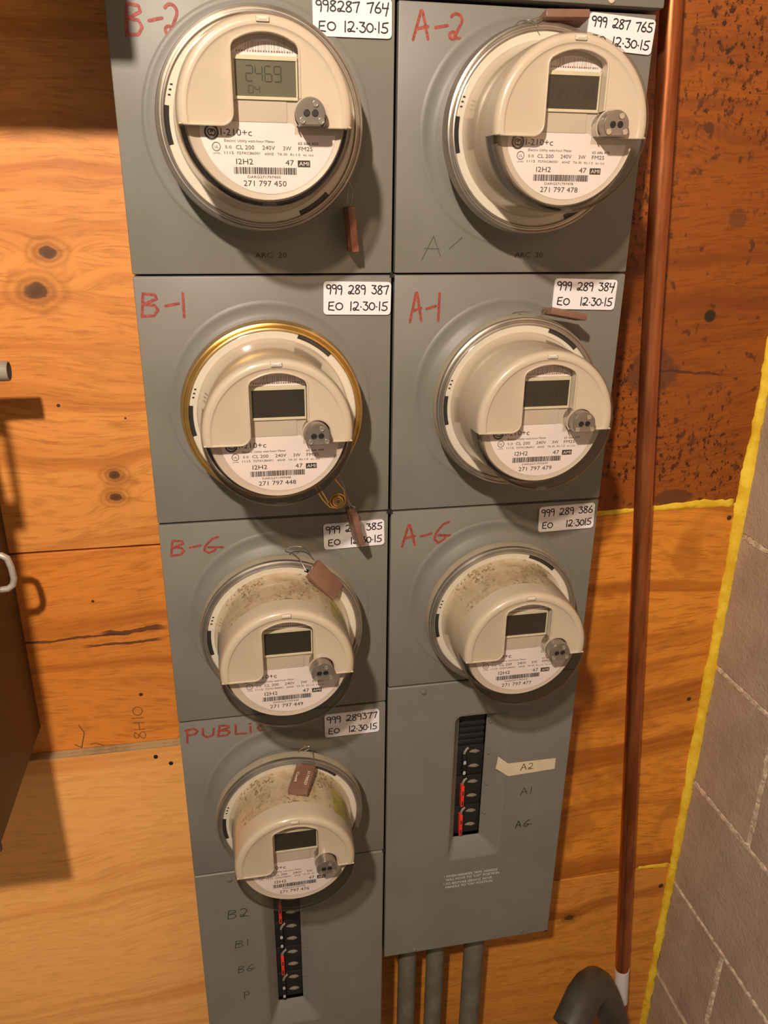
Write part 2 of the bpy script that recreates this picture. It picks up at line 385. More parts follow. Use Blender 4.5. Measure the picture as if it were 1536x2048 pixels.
W4 = wood('plywood_upper_right', (.34, .085, .005), (.17, .034, .003), knots=[], patches=[(.3530, .0339, .036, .031, .85), (.4083, -.1370, .030, .013, .85), (.438, .215, .012, .012, .6), (.485, .26, .012, .014, .5)], holes=[(.4216, .1021, .0085)], spots=1., seed=14.2, contrast=.7,
          cracks=[(.345, .46, .036, -.06, .0016)])
W5 = wood('plywood_middle_right', (.86, .31, .032), (.42, .11, .007), holes=[(.4888, -.4677, .004), (.500, -.172, .004)], seed=21.4, contrast=.95, blotch=.5, bcol=(.36, .11, .010))
W6 = wood('plywood_lower_right', (.80, .31, .045), (.44, .13, .012), knots=[(.338, -.885, .012)], holes=[(.500, -.845, .005)], seed=33.9, contrast=.9)
def ply(name, x0, x1, z0, z1, m, y=WY, parent=wall, bev=.0008):
    bm = bmesh.new(); box(bm, x0, x1, y, WY+.0185, z0, z1, bev); return obj(name, bm, m, parent)
ply('plywood_panel', -1.4, .0, -.1560, 1.25, W1)
ply('plywood_panel', -1.4, .0, -.4390, -.1585, W2)
ply('plywood_panel', -1.4, .0, -1.35, -.4395, W3, WY-.014)
# bare ply edge of the thicker lower sheet
Wedge = wood('plywood_edge', (.44, .31, .15), (.25, .165, .075), seed=3.3, fine=1.)
bm = bmesh.new()
for i in range(4):
    y0 = WY-.0145+i*.0036; box(bm, -1.4, -.0, y0, y0+.0031, -.4396, -.4378-(i % 2)*.0005)
o = obj('veneer_edge', bm, Wedge, wall)
ply('plywood_panel', .003, WX-.001, -.1500, 1.25, W4)
ply('plywood_panel', .003, WX-.001, -.7955, -.1535, W5)
ply('plywood_panel', .003, WX-.001, -1.35, -.7985, W6)
# nail heads on the lower left sheet
for i, (px, pz) in enumerate([(-.2932, -.4537), (-.2749, -.4669)]):
    bm = bmesh.new(); lathe(bm, [(0, WY-.0152), (.0026, WY-.0150), (.0030, WY-.0135)], px+.002, pz, 14); obj('nail_head', bm, M_hole, wall)
bm = bmesh.new(); lathe(bm, [(0, WY-.0012), (.0022, WY-.001), (.0026, WY+.001)], .299, -.905, 14); obj('nail_head', bm, M_hole, wall)
# pencil scrawl on the middle left sheet
bm = bmesh.new(); y = WY-.0004
hand(bm, '8H10', -.3028, -.434, .015, .0009, y, rot=PI/2, width=.052)
strokes(bm, [[(-.392, -.431), (-.384, -.437), (-.378, -.414), (-.3835, -.402)], [(-.373, -.4335), (-.366, -.4325), (-.357, -.437)]], .0012, y)
obj('pencil_writing', bm, M_pencil_wood, wall)

# concrete block wall
wr = thing('wall_right', 'grey concrete block wall at the right', 'wall', (WX, 0, 0)); wr['kind'] = 'structure'; del wr['category']
bm = bmesh.new(); box(bm, .0022, .14, -1.8, WY+.06, -1.35, 1.25); obj('mortar_bed', bm, M_mortar, wr)
CH = .2128; ZC = -.1964
random.seed(11)
k0 = -6
for k in range(-7, 6):
    z1 = ZC-k*CH; z0 = z1-CH
    if z1 < -1.3: continue
    ys = [-.042 if k % 2 else -.245]
    while ys[-1] > -1.6: ys.append(ys[-1]-.41)
    edges = [WY+.03]+ys
    for a, b in zip(edges, edges[1:]):
        bm = bmesh.new(); dx = random.uniform(-.0006, .0006)
        box(bm, dx, .05, b+.0035, a-.0035, max(z0, -1.34)+.0035, z1-.0035, .0016)
        obj('concrete_block', bm, M_blocks[random.randrange(3)], wr)
# strips of mortar smeared over the joints
bm = bmesh.new(); rr = random.Random(5)
def smear(y0, z0, y1, z1, wd, n):
    for i in range(n):
        t = (i+.5)/n; a = y0+(y1-y0)*t; b = z0+(z1-z0)*t; s = wd*rr.uniform(.3, 1.0); L = math.hypot(y1-y0, z1-z0)/n
        if rr.random() < .18: continue
        box(bm, -.0012-rr.random()*.0008, .003, a-(L*.6 if abs(y1-y0) > abs(z1-z0) else s/2), a+(L*.6 if abs(y1-y0) > abs(z1-z0) else s/2),
            b-(s/2 if abs(y1-y0) > abs(z1-z0) else L*.6), b+(s/2 if abs(y1-y0) > abs(z1-z0) else L*.6))
smear(.09, ZC-CH, -.04, ZC-CH, .008, 36); smear(-.04, ZC-CH*1.05, -.043, ZC-CH*1.85, .009, 30)
smear(.09, ZC-2*CH, -.2, ZC-2*CH, .009, 46); smear(.1, ZC-3*CH, -.2, ZC-3*CH, .005, 50); smear(-.04, ZC-3*CH, -.04, ZC-3.95*CH, .007, 24); smear(.10, ZC, .04, ZC, .009, 16)
o = obj('mortar_smear', bm, M_mortar, wr); o['kind'] = 'stuff'

bm = bmesh.new(); box(bm, -1.4, WX+.2, -1.8, WY+.06, -1.40, -1.35); o = obj('floor', bm, M_floor); o['kind'] = 'structure'; o['label'] = 'plain concrete floor below the meters'

# foam sealant
def foam(name, pts, wd, dp, label, seed, flat=(0, -1, 0)):
    r_ = random.Random(seed); bm = bmesh.new(); rings = []; n = 10
    P = [Vector(p) for p in pts]; L = []
    for a, b in zip(P, P[1:]):
        m = max(2, int((b-a).length/.006)); L += [(a+(b-a)*i/m) for i in range(m)]
    L.append(P[-1]); F = Vector(flat).normalized()
    wj = 1.
    for i, p in enumerate(L):
        p = p+Vector((r_.uniform(-1, 1)*.0006, 0, r_.uniform(-1, 1)*.0006))
        t = (L[min(i+1, len(L)-1)]-L[max(i-1, 0)]).normalized(); sd = t.cross(F).normalized()
        wj = .78*wj+.22*r_.uniform(.3, 1.7); ws = wd(i/len(L))*wj
        rings.append([bm.verts.new(p+sd*ws*math.cos(PI*k/(n-1))*r_.uniform(.9, 1.1)+F*dp*math.sin(PI*k/(n-1))*r_.uniform(.7, 1.25)-F*.002) for k in range(n)])
    for A, B in zip(rings, rings[1:]):
        for k in range(n-1): bm.faces.new((A[k], A[k+1], B[k+1], B[k]))
    for R_ in (rings[0], rings[-1]): bm.faces.new(R_)
    return tag(obj(name, bm, M_foam, None, 'all'), label, 'sealant')
foam('foam_sealant', [(WX-.006, WY-.004, z) for z in (.60, .2, -.1, -.5, -.8, -1.34)], lambda t: .0100-.0042*t, .004,
     'bright yellow foam bead running down the corner of plywood and block wall', 3, (-.5, -1, 0))
foam('foam_sealant', [(.262, WY-.0005, -.1545), (.38, WY-.0005, -.151), (.45, WY-.0005, -.1485), (.502, WY-.0005, -.150)], lambda t: .0030+.0045*t, .0028,
     'short yellow foam bead across the joint behind the copper pipe', 8)
foam('foam_sealant', [(.452, WY-.0005, -.797), (.48, WY-.0005, -.798), (.505, WY-.0005, -.801)], lambda t: .0035+.003*t, .003,
     'small thin yellow foam smear on the low joint beside the block wall', 21)

# ------------------------------------------------------------------ meter cabinets
SEAL_Y = 0
def cabinet(name, cat, label, x0, x1, z0, z1, yf=0., mz=None, recess=None):
    t = thing(name, label, cat, ((x0+x1)/2, WY, z0))
    cx, cz = (x0+x1)/2, z0
    g = .0022
    bm = bmesh.new(); box(bm, x0+g-cx, x1-g-cx, yf+.004-WY, -.0005, .0006, z1-z0-.0006, .0006)
    if recess:      # shell with an open front where the breakers sit
        bm.free(); bm = bmesh.new(); a, b, c, d = x0+g-cx, x1-g-cx, .0006, z1-z0-.0006
        yy0, yy1 = yf+.004-WY, -.0005
        box(bm, a, b, yy1-.003, yy1, c, d); box(bm, a, a+.002, yy0, yy1, c, d); box(bm, b-.002, b, yy0, yy1, c, d)
        box(bm, a, b, yy0, yy1, c, c+.002); box(bm, a, b, yy0, yy1, d-.002, d)
    obj('housing', bm, M_paint, t)
    bm = bmesh.new(); gx = .0016; gz = .0011
    X0, X1, Z0, Z1 = x0+gx-cx, x1-gx-cx, gz, z1-z0-gz
    if not recess:
        box(bm, X0, X1, yf-WY, yf+.0045-WY, Z0, Z1, .0013)
    else:
        ox0, ox1, oz0, oz1, ix0, ix1, iz0, iz1, dep = recess
        ox0 -= cx; ox1 -= cx; ix0 -= cx; ix1 -= cx; oz0 -= cz; oz1 -= cz; iz0 -= cz; iz1 -= cz
        y0 = yf-WY; n = 5
        def loop(a, b, c, d, r, y): return [bm.verts.new((p[0], y, p[1])) for p in rrect(a, b, c, d, r, n)]
        L0 = loop(X0, X1, Z0, Z1, .0006, y0+.0045); L1 = loop(X0, X1, Z0, Z1, .0008, y0+.0012); L2 = loop(X0+.0012, X1-.0012, Z0+.0012, Z1-.0012, .0012, y0)
        LX = loop(ox0-.006, ox1+.006, oz0-.006, oz1+.006, .013, y0)
        L3 = loop(ox0-.002, ox1+.002, oz0-.002, oz1+.002, .010, y0); L4 = loop(ox0+.001, ox1-.001, oz0+.001, oz1-.001, .009, y0+.0006)
        L5 = loop(ix0-.0012, ix1+.0012, iz0-.0012, iz1+.0012, .005, y0+dep-.0006); L6 = loop(ix0, ix1, iz0, iz1, .0012, y0+dep+.0002); L7 = loop(ix0, ix1, iz0, iz1, .0012, y0+dep+.0015)
        LL = [L0, L1, L2, LX, L3, L4, L5, L6, L7]
        for A, B in zip(LL, LL[1:]):
            for i in range(len(A)): bm.faces.new((A[i], A[(i+1) % len(A)], B[(i+1) % len(A)], B[i]))
    if mz is not None:   # pressed ring round the meter
        lathe(bm, [(.1030, .0003+yf-WY), (.1010, -.0006+yf-WY), (.0995, -.0012+yf-WY), (.0975, -.0011+yf-WY), (.0955, -.0010+yf-WY), (.0900, -.0012+yf-WY), (.0860, -.0028+yf-WY), (.0800, -.0075+yf-WY), (.0745, -.0090+yf-WY), (.0735, -.0085+yf-WY)], 0, mz-cz, 96)
    o = obj('front_cover', bm, M_paint, t, True)
    if recess:
        for p in o.data.polygons:
            if abs(p.normal.y) > .9995: p.use_smooth = False
        o.data.update()
    if mz is not None:
        bm = bmesh.new(); lathe(bm, [(.0738, -.0060-WY), (.0740, -.0290-WY), (.0700, -.0292-WY)], 0, mz-cz, 96)
        obj('socket_collar', bm, M_paint, t, True)
    return t
def sticker(t, corners, l1, l2, seed, mirror=False):
    """corners: TL TR BR BL in world x,z"""
    random.seed(seed); o = t.location
    TL, TR, BR, BL = [Vector(c) for c in corners]
    wd = ((TR-TL).length+(BR-BL).length)/2; ht = ((TL-BL).length+(TR-BR).length)/2; ctr = (TL+TR+BR+BL)/4
    ang = math.atan2((TR-TL).y+(BR-BL).y, (TR-TL).x+(BR-BL).x)
    e = bmesh.new(); plate(e, rrect(-wd/2, wd/2, -ht/2, ht/2, .0035), -.0017, 0)
    M = Matrix.Translation((ctr.x-o.x, -.0002-WY, ctr.y-o.z)) @ Matrix.Rotation(-ang, 4, 'Y')
    for v in e.verts: v.co = M @ v.co
    s = obj('sticker', e, M_sticker, t)
    e = bmesh.new()
    hand(e, l1, -wd*.46, ht*.13, ht*.27, .0012, -.0018, width=wd*.93)
    hand(e, l2, -wd*.44, -ht*.37, ht*.27, .0012, -.0018, width=wd*.90)
    for v in e.verts: v.co = M @ v.co
    w_ = obj('handwriting', e, M_ink, s)
    return s
def marker(t, s, x, z, h, width, wd=.0026, m=None, rot=0., name='marker_writing', y=-.0002, seed=1):
    random.seed(seed); e = bmesh.new(); o = t.location; hand(e, s, x-o.x, z-o.z, h, wd, y-WY, width=width, rot=rot); return obj(name, e, m or M_red, t)
def screw(t, x, z, r=.0035, y=0., m=None):
    o = t.location; e = bmesh.new(); lathe(e, [(0, y-.0022-WY), (r*.6, y-.0020-WY), (r, y-.0012-WY), (r*1.05, y-.00005-WY)], x-o.x, z-o.z, 18)
    s = obj('screw', e, m or M_conduit, t, True)
    return s

ZL = [.4200, .1627, -.0888, -.3398, -.5757, -1.06]
ZR = [.3962, .1627, -.0897, -.3209, -.7755]
CB2 = cabinet('meter_cabinet', 'meter cabinet', 'grey steel meter cabinet marked B-2 in red, top of the left stack', -.25, 0, ZL[1], ZL[0], 0, .2912)
CB1 = cabinet('meter_cabinet', 'meter cabinet', 'grey steel meter cabinet marked B-1 in red, second down in the left stack', -.25, 0, ZL[2], ZL[1], 0, .0369)
CBG = cabinet('meter_cabinet', 'meter cabinet', 'grey steel meter cabinet marked B-G in red, third down in the left stack', -.25, 0, ZL[3], ZL[2], 0, -.2069)
CPU = cabinet('meter_cabinet', 'meter cabinet', 'grey steel meter cabinet marked PUBLIC in red, lowest meter of the left stack', -.25, 0, ZL[4], ZL[3], 0, -.461)
CA2 = cabinet('meter_cabinet', 'meter cabinet', 'grey steel meter cabinet marked A-2 in red, top of the right stack', 0, .25, ZR[1], ZR[0], 0, .2897)
CA1 = cabinet('meter_cabinet', 'meter cabinet', 'grey steel meter cabinet marked A1 in red, middle of the right stack', 0, .25, ZR[2], ZR[1], 0, .0378)
CAG = cabinet('meter_cabinet', 'meter cabinet', 'grey steel meter cabinet marked A-G in red, above the right breaker panel', 0, .25, ZR[3], ZR[2], 0, -.2100)
RA = (.0876, .1600, -.6095, -.3735, .0995, .1365, -.5880, -.3880, .018)
RB = (-.1640, -.0905, -.876, -.600, -.1500, -.1145, -.8500, -.6400, .018)
PA = cabinet('breaker_cabinet', 'breaker panel', 'grey breaker panel at the foot of the right stack with a cream tape label', 0, .25, ZR[4], ZR[3], 0, None, RA)
PB = cabinet('breaker_cabinet', 'breaker panel', 'grey breaker panel at the foot of the left stack below the PUBLIC meter', -.25, 0, ZL[5], ZL[4], 0, None, RB)
CT = cabinet('bus_gutter', 'gutter box', 'plain grey gutter box strip above the A-2 meter cabinet', .002, .2535, .3980, .52, -.006)
CTB = cabinet('bus_gutter', 'gutter box', 'plain grey gutter box above the B-2 meter cabinet at the top edge', -.25, 0, .4215, .52, 0)
for x in (.115, .199): screw(CT, x, .4035, .003, -.006, M_tape)
sticker(CB2, [(-.0760, .3942), (-.0046, .3950), (-.0051, .3644), (-.0741, .3642)], '998287 764', 'EO 12.30.15', 1)
sticker(CB1, [(-.0698, .1563), (-.0021, .1559), (-.0027, .1233), (-.0699, .1253)], '999 289 387', 'EO 12.30.15', 2)
sticker(CBG, [(-.0744, -.0991), (-.0064, -.0982), (-.0061, -.1280), (-.0739, -.1303)], '999 289 385', 'EO  12.30.15', 3)
sticker(CPU, [(-.0777, -.3484), (-.0112, -.3487), (-.0084, -.3809), (-.0770, -.3822)], '999 289377', 'EO  12.30.15', 4)
sticker(CA2, [(.1797, .3935), (.2470, .3910), (.2470, .3609), (.1810, .3657)], '999 287 765', 'EO 12.30.15', 5)
sticker(CA1, [(.1692, .1577), (.2381, .1562), (.2398, .1250), (.1698, .1275)], '999 289 384', 'EO  12.30.15', 6)
sticker(CAG, [(.1750, -.0953), (.2425, -.0933), (.2449, -.1250), (.1759, -.1260)], '999 289 386', 'EO   12.3015', 7)
marker(CB2, 'B-2', -.2330, .3590, .024, .0460, seed=1)
marker(CB1, 'B-1', -.2434, .1250, .022, .0435, seed=2)
marker(CBG, 'B-G', -.2380, -.1250, .018, .0540, .0024, seed=3)
marker(CPU, 'PUBLIC', -.2415, -.3640, .0155, .0990, .0026, seed=4)
marker(CA2, 'A-2', .0150, .3660, .0215, .0480, seed=5)
marker(CA1, 'A-1', .0180, .1170, .0270, .0330, .0028, seed=6)
marker(CAG, 'A-G', .0145, -.1320, .0250, .0580, .0028, seed=7)
e = bmesh.new(); o = CA2.location
strokes(e, [[(.0285-o.x, .176-o.z), (.0400-o.x, .1985-o.z), (.0475-o.x, .1795-o.z)], [(.031-o.x, .187-o.z), (.046-o.x, .1865-o.z)], [(.0560-o.x, .1865-o.z), (.0690-o.x, .1970-o.z)]], .0009, -.0002-WY)
obj('pencil_writing', e, M_pencil, CA2)
for C_, x in ((CB2, -.1343), (CA2, .1249)):
    e = bmesh.new(); text_bm(e, 'ARC  20', x-C_.location.x, .1785-C_.location.z, .0048, -.0002-WY, width=.030); obj('stamped_text', e, M_ink_soft, C_)
marker(PA, 'A1', .1850, -.5115, .0105, .0175, .0010, M_ink_soft, seed=3)
marker(PA, 'AG', .1820, -.5680, .0110, .0225, .0011, M_ink, seed=4)
marker(PB, 'B2', -.2110, -.6570, .0150, .0280, .0011, M_ink_soft, seed=5)
marker(PB, 'B1', -.2045, -.7110, .0125, .0200, .0009, M_ink_soft, seed=6)
marker(PB, 'BG', -.2030, -.7580, .0120, .0230, .0009, M_ink_soft, seed=7)
marker(PB, 'P', -.1980, -.8080, .0120, .0100, .0009, M_ink_soft, seed=8)
# tape with A2
o = PA.location; e = bmesh.new()
pt = [(.1492, -.4434), (.1640, -.4568), (.2302, -.4575), (.2303, -.4746), (.1655, -.4775), (.1470, -.4625)]
plate(e, [(a-o.x, b-o.z) for a, b in pt[::1]], -.00045-WY, -.0001-WY); tp = obj('masking_tape', e, M_tape, PA)
random.seed(2); e = bmesh.new(); hand(e, 'A2', .1820-o.x, -.4705-o.z, .0100, .0010, -.0005-WY, width=.0180); obj('handwriting', e, M_ink_soft, tp)
e = bmesh.new()
for i, (s, zz, wd) in enumerate([('• WHEN BREAKER TRIPS, HANDLE', -.6405, .0775), ('   WILL MOVE TO "OFF" POSITION', -.6468, .0770), ('• TO RESTORE SERVICE, MOVE', -.6540, .0700), ('   HANDLE TO "ON" POSITION', -.6603, .0680)]):
    x = .0838-o.x+(.003 if s[0] == ' ' else 0)
    text_bm(e, s.strip(), x, zz-o.z, .0040, -.0002-WY, width=wd-(.0 if s[0] != ' ' else .0))
obj('printed_notice', e, M_white_ink, PA)
for x, z, r in ((.0456, -.3315, .0036), (.2068, -.7663, .003), (.0454, -.7685, .003)): screw(PA, x, z, r)
for z in (-.3983, -.4472, -.4986, -.5476): screw(PA, .1410, z, .0022, .0145)
for z in (-.7022, -.7516, -.8023): screw(PB, -.1095, z, .0022, .0145)
screw(PB, -.2052, -.5890, .0035)

for C_, z in ((CB1, ZL[1]), (CBG, ZL[2]), (PB, ZL[4]), (CAG, ZR[2])):
    o = C_.location; sx = -.0016 if C_ is not CAG else .0016
    e = bmesh.new(); plate(e, [(sx-.0022-o.x, z-.0030-o.z), (sx+.0022-o.x, z-.0030-o.z), (sx+.0004-o.x, z+.0030-o.z), (sx-.0004-o.x, z+.0030-o.z)], -.0004-WY, .002-WY)
    obj('corner_notch', e, M_gap, C_)
# ------------------------------------------------------------------ breakers
def breaker(cx, zt, zb, kind, label, nm='circuit_breaker'):
    """a two pole breaker; front face just behind the opening"""
    yb = .0205; w2 = .0185
    t = thing('circuit_breaker', label, 'circuit breaker', (cx, .06, zb), 'circuit breakers')
    L = lambda x, y, z: (x, y-.06, z-zb)
    e = bmesh.new(); box(e, -w2, w2, yb-.06, 0, .0006, zt-zb-.0006, .0012)
    h = zt-zb; dark = 0
    obj('case', e, M_black, t, True)
    for p in range(2):                       # moulded ridge of each pole, its highlight painted in tan
        zc = h*(.74-.48*p)
        e = bmesh.new(); pts = [(.014*math.cos(a), 0, 0) for a in ()]
        prof = [(-.002, .0006), (.002, .0022), (.007, .0028), (.0118, .0012), (.0125, .0004)]
        pp = [Vector((x, yb-.06-.001, zc+.0015+.002*(1-abs(x-.004)/.012))) for x, r in prof]
        tube(e, pp, .002, 8, radii=[r for x, r in prof]); obj('ridge', e, M_highlight if kind != 'shade' else M_black, t, True)
    e = bmesh.new(); xa = -.0095
    # rocker bar across both poles
    hb = h*.70
    box(e, xa-.0022, xa+.0022, yb-.06-.0075, yb-.06+.001, h*.06, h*.06+hb, .0007)
    bar = obj('handle', e, M_redbar if kind == 'red' else M_black, t, True)
    if kind == 'red': bar['label'] = 'bright red handle bar'
    e = bmesh.new()
    for p in range(2):
        z = h*(.50-.34*p)
        if kind == 'red':
            box(e, xa-.0009, xa+.0009, yb-.06-.0077, yb-.06-.0074, z-.002, z+.005)
        else:
            text_bm(e, '8', xa, z, .0058, yb-.06-.0077, width=.0034, align='CENTER'); text_bm(e, '8', xa+.0003, z, .0058, yb-.06-.00775, width=.0032, align='CENTER')
    obj('handle_marking', e, M_print if kind == 'red' else M_white_ink, bar)
    e = bmesh.new()     # hook shaped moulding above the bar, its reflection painted in tan
    tube(e, [(xa, yb-.06-.004, h*.79), (xa+.0005, yb-.06-.0035, h*.84), (xa+.003, yb-.06-.002, h*.90), (xa+.006, yb-.06-.001, h*.93)], .0018, 8)
    obj('hook_highlight', e, M_highlight, t, True)
    return t
BX = .1180
for i, (zt, kd, lb) in enumerate([(-.4365, 'white', 'black circuit breaker with white numerals beside the cream tape'),
                               (-.4862, 'red', 'circuit breaker with red handle, middle one in the right panel'),
                               (-.5358, 'red', 'circuit breaker with red handle, lowest one in the right panel')]):
    breaker(BX, zt, zt-.0490, kd, lb)
for i in range(5):
    zt = -.3890-i*.0094; e = bmesh.new(); box(e, BX-.0182-PA.location.x, BX+.0182-PA.location.x, .0200-WY, .05-WY, zt-.0090-PA.location.z, zt-.0004-PA.location.z, .0026)
    obj('filler_plate', e, M_black, PA, True)
BX = -.1322
for i, (zt, kd, lb) in enumerate([(-.6490, 'red', 'circuit breaker with red handle just below the PUBLIC meter'),
                               (-.6985, 'white', 'black circuit breaker second down in the left panel'),
                               (-.7480, 'red', 'circuit breaker with red handle, third down in the left panel'),
                               (-.7975, 'white', 'black circuit breaker with white dots, lowest in the left panel')]):
    breaker(BX, zt, zt-.0490, kd, lb)
e = bmesh.new(); box(e, BX-.0175-PB.location.x, BX+.0175-PB.location.x, .0200-WY, .05-WY, -.6485-PB.location.z, -.6415-PB.location.z, .001); obj('filler_plate', e, M_black, PB)

# ------------------------------------------------------------------ electric meters (parts built once, then copied)
def polar_cut(prof_closed, outline, y0, y1):
    """solid of revolution cut by an extruded outline"""
    b1 = bmesh.new(); lathe(b1, prof_closed, 0, 0, 120); bmesh.ops.remove_doubles(b1, verts=b1.verts, dist=1e-6); bmesh.ops.recalc_face_normals(b1, faces=b1.faces)
    m1 = bpy.data.meshes.new('a'); b1.to_mesh(m1); b1.free(); o1 = bpy.data.objects.new('a', m1); col.objects.link(o1)
    b2 = bmesh.new(); plate(b2, outline, y0, y1); bmesh.ops.recalc_face_normals(b2, faces=b2.faces)
    m2 = bpy.data.meshes.new('b'); b2.to_mesh(m2); b2.free(); o2 = bpy.data.objects.new('b', m2); col.objects.link(o2)
    md = o1.modifiers.new('x', 'BOOLEAN'); md.operation = 'INTERSECT'; md.solver = 'EXACT'; md.object = o2
    d = dg(); ev = o1.evaluated_get(d); me = bpy.data.meshes.new_from_object(ev)
    bpy.data.objects.remove(o1); bpy.data.objects.remove(o2); me.materials.clear(); return me
mm = .001
out = []
out += [(-75*mm, -8.5*mm), (-34*mm, -8.5*mm)] + arc(-34*mm, .5*mm, 9*mm, -80, 0, 6)
out += [(-25*mm, 42.0*mm), (-24.8*mm, 44.4*mm), (-23.9*mm, 46.7*mm), (-22.3*mm, 48.7*mm)]
out += arc(.7*mm, 12.6*mm, 42.7*mm, 119, 61, 12)
out += [(23.7*mm, 48.7*mm), (25.4*mm, 46.7*mm), (26.3*mm, 44.4*mm), (26.5*mm, 42.0*mm), (26.5*mm, 11.2*mm)]
pc = (34.0*mm, -.3*mm); out += arc(pc[0], pc[1], 13.4*mm, 122, -20, 12) + [(47*mm, -8.5*mm), (75*mm, -8.5*mm), (75*mm, 80*mm), (-75*mm, 80*mm)]
hood_prof = [(0, -.1168), (.0575, -.1168), (.0585, -.1172), (.0595, -.1180), (.0615, -.1182), (.0635, -.1178), (.0652, -.1167), (.0664, -.1148), (.0669, -.112), (.0671, -.106), (.0673, -.0925),
             (.0640, -.0925), (.0630, -.106), (0, -.106)]
me_hood = polar_cut(hood_prof, out, -.14, -.08)
def window_lip():
    b = bmesh.new(); y = -.1170
    pts = [(x, y, z) for x, z in [(-66*mm, -8.2*mm)]+out[1:-12-6+0]]
    L = [(-65.5*mm, -8.3*mm)]+[p for p in out[1:31]]
    L = [p for p in L if not (p[0] > 26.6*mm)]
    tube(b, [(p[0], y, p[1]) for p in L], .0009, 8)
    tube(b, [(47.2*mm, y, -8.3*mm), (56*mm, y, -8.3*mm), (65.5*mm, y, -8.3*mm)], .0009, 8)
    return b
def seven(bm, s, x, z, wd, ht, y, th=.0009):
    segs = {'0': 'abcdef', '1': 'bc', '2': 'abged', '3': 'abgcd', '4': 'fgbc', '5': 'afgcd', '6': 'afgedc', '7': 'abc', '8': 'abcdefg', '9': 'abcfgd', 'G': 'afgedc', ' ': '', '-': 'g'}
    for i, c in enumerate(s):
        a, b = x+i*wd*1.38, x+i*wd*1.38+wd
        P = {'a': (a, b, z+ht, z+ht), 'd': (a, b, z, z), 'g': (a, b, z+ht/2, z+ht/2), 'f': (a, a, z+ht/2, z+ht), 'e': (a, a, z, z+ht/2), 'b': (b, b, z+ht/2, z+ht), 'c': (b, b, z, z+ht/2)}
        for k in segs[c]:
            x0, x1, z0, z1 = P[k]; g = th*.4
            if x0 == x1: q = [(x0-th/2, z0+g), (x0+th/2, z0+g), (x0+th/2, z1-g), (x0-th/2, z1-g)]
            else: q = [(x0+g, z0-th/2), (x1-g, z0-th/2), (x1-g, z0+th/2), (x0+g, z0+th/2)]
            bm.faces.new([bm.verts.new((p[0], y, p[1])) for p in q])
FY = -.1045      # face plate plane
SH = {}
def shared(key, fn):
    if key not in SH: SH[key] = fn()
    return SH[key]
def mk(name, bm, mats, smooth=False):
    me = bpy.data.meshes.new(name)
    if smooth: bmesh.ops.recalc_face_normals(bm, faces=bm.faces)
    bm.to_mesh(me); bm.free()
    for m in (mats if isinstance(mats, (list, tuple)) else [mats]): me.materials.append(m)
    if smooth:
        for p in me.polygons: p.use_smooth = True
        me.set_sharp_from_angle(angle=math.radians(38))
    return me
def inst(name, me, parent):
    o = bpy.data.objects.new(name, me); col.objects.link(o); o.parent = parent; return o
# base disc
b = bmesh.new(); lathe(b, [(.0, -.0302), (.0808, -.0302), (.0808, -.0422), (.0800, -.0430), (.0765, -.0430), (.0755, -.0426), (.0700, -.0426), (0, -.0426)], n=96); me_base = mk('base_plate', b, M_white_plastic, True)
def slot_mesh(a, c):
    b = bmesh.new(); n = 10; A = math.radians
    for i in range(n):
        p, q = A(a+(c-a)*i/n), A(a+(c-a)*(i+1)/n)
        vs = []
        for r, th in ((.0762, p), (.0762, q), (.0801, q), (.0801, p)): vs.append(b.verts.new((r*math.cos(th), -.0433, r*math.sin(th))))
        b.faces.new(vs)
        vs = [b.verts.new((.0762*math.cos(th), y, .0762*math.sin(th))) for th, y in ((p, -.0433), (p, -.0426), (q, -.0426), (q, -.0433))]; b.faces.new(vs)
    return mk('slot', b, M_gap)
me_slots = [slot_mesh(172, 194), slot_mesh(45, 71), slot_mesh(-67, -45)]
b = bmesh.new()
for a in (160, 163, 166):
    t_ = math.radians(a); box(b, .0772*math.cos(t_)-.0008, .0772*math.cos(t_)+.0012, -.0434, -.0428, .0772*math.sin(t_)-.0006, .0772*math.sin(t_)+.0006)
me_notch = mk('rating_mark', b, M_gap)
def barrel(m):
    b = bmesh.new(); lathe(b, [(.0728, -.0426), (.0712, -.0450), (.0700, -.0500), (.0690, -.060), (.0672, -.0900), (.0668, -.0935), (.0620, -.0935)], n=96)
    return mk('barrel', b, m, True)
me_barrel = [barrel(M_body[0]), barrel(M_body[1])]
b = bmesh.new(); lathe(b, [(.0632, -.0915), (.0628, -.1010), (.0622, -.1050), (.0612, -.1060), (.0600, -.1055), (.0570, FY), (.0, FY)], n=96); me_face = mk('face_plate', b, M_face, True)
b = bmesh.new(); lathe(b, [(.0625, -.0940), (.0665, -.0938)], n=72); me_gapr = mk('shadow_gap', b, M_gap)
# glass cover: flange, barrel, rounded rim and flat front, thin walled
gp = [(.0795, -.0436), (.0800, -.0444), (.0790, -.0451), (.0735, -.0454), (.0720, -.0470), (.0710, -.052), (.0702, -.062), (.0684, -.090), (.0678, -.110), (.0676, -.1150), (.0668, -.1178), (.0650, -.1194), (.0630, -.1199), (.0615, -.1196), (.0, -.1196)]
b = bmesh.new(); lathe(b, gp, n=96); me_glass = mk('glass_cover', b, M_glass, True)
b = bmesh.new(); lathe(b, [(.0674, -.0935), (.0670, -.1130), (.0668, -.1155), (.0658, -.1178), (.0640, -.1188), (.0628, -.1186)], n=80, a0=math.radians(187.2), a1=math.radians(352.8)); me_rim = mk('cover_rim', b, M_rim, True)
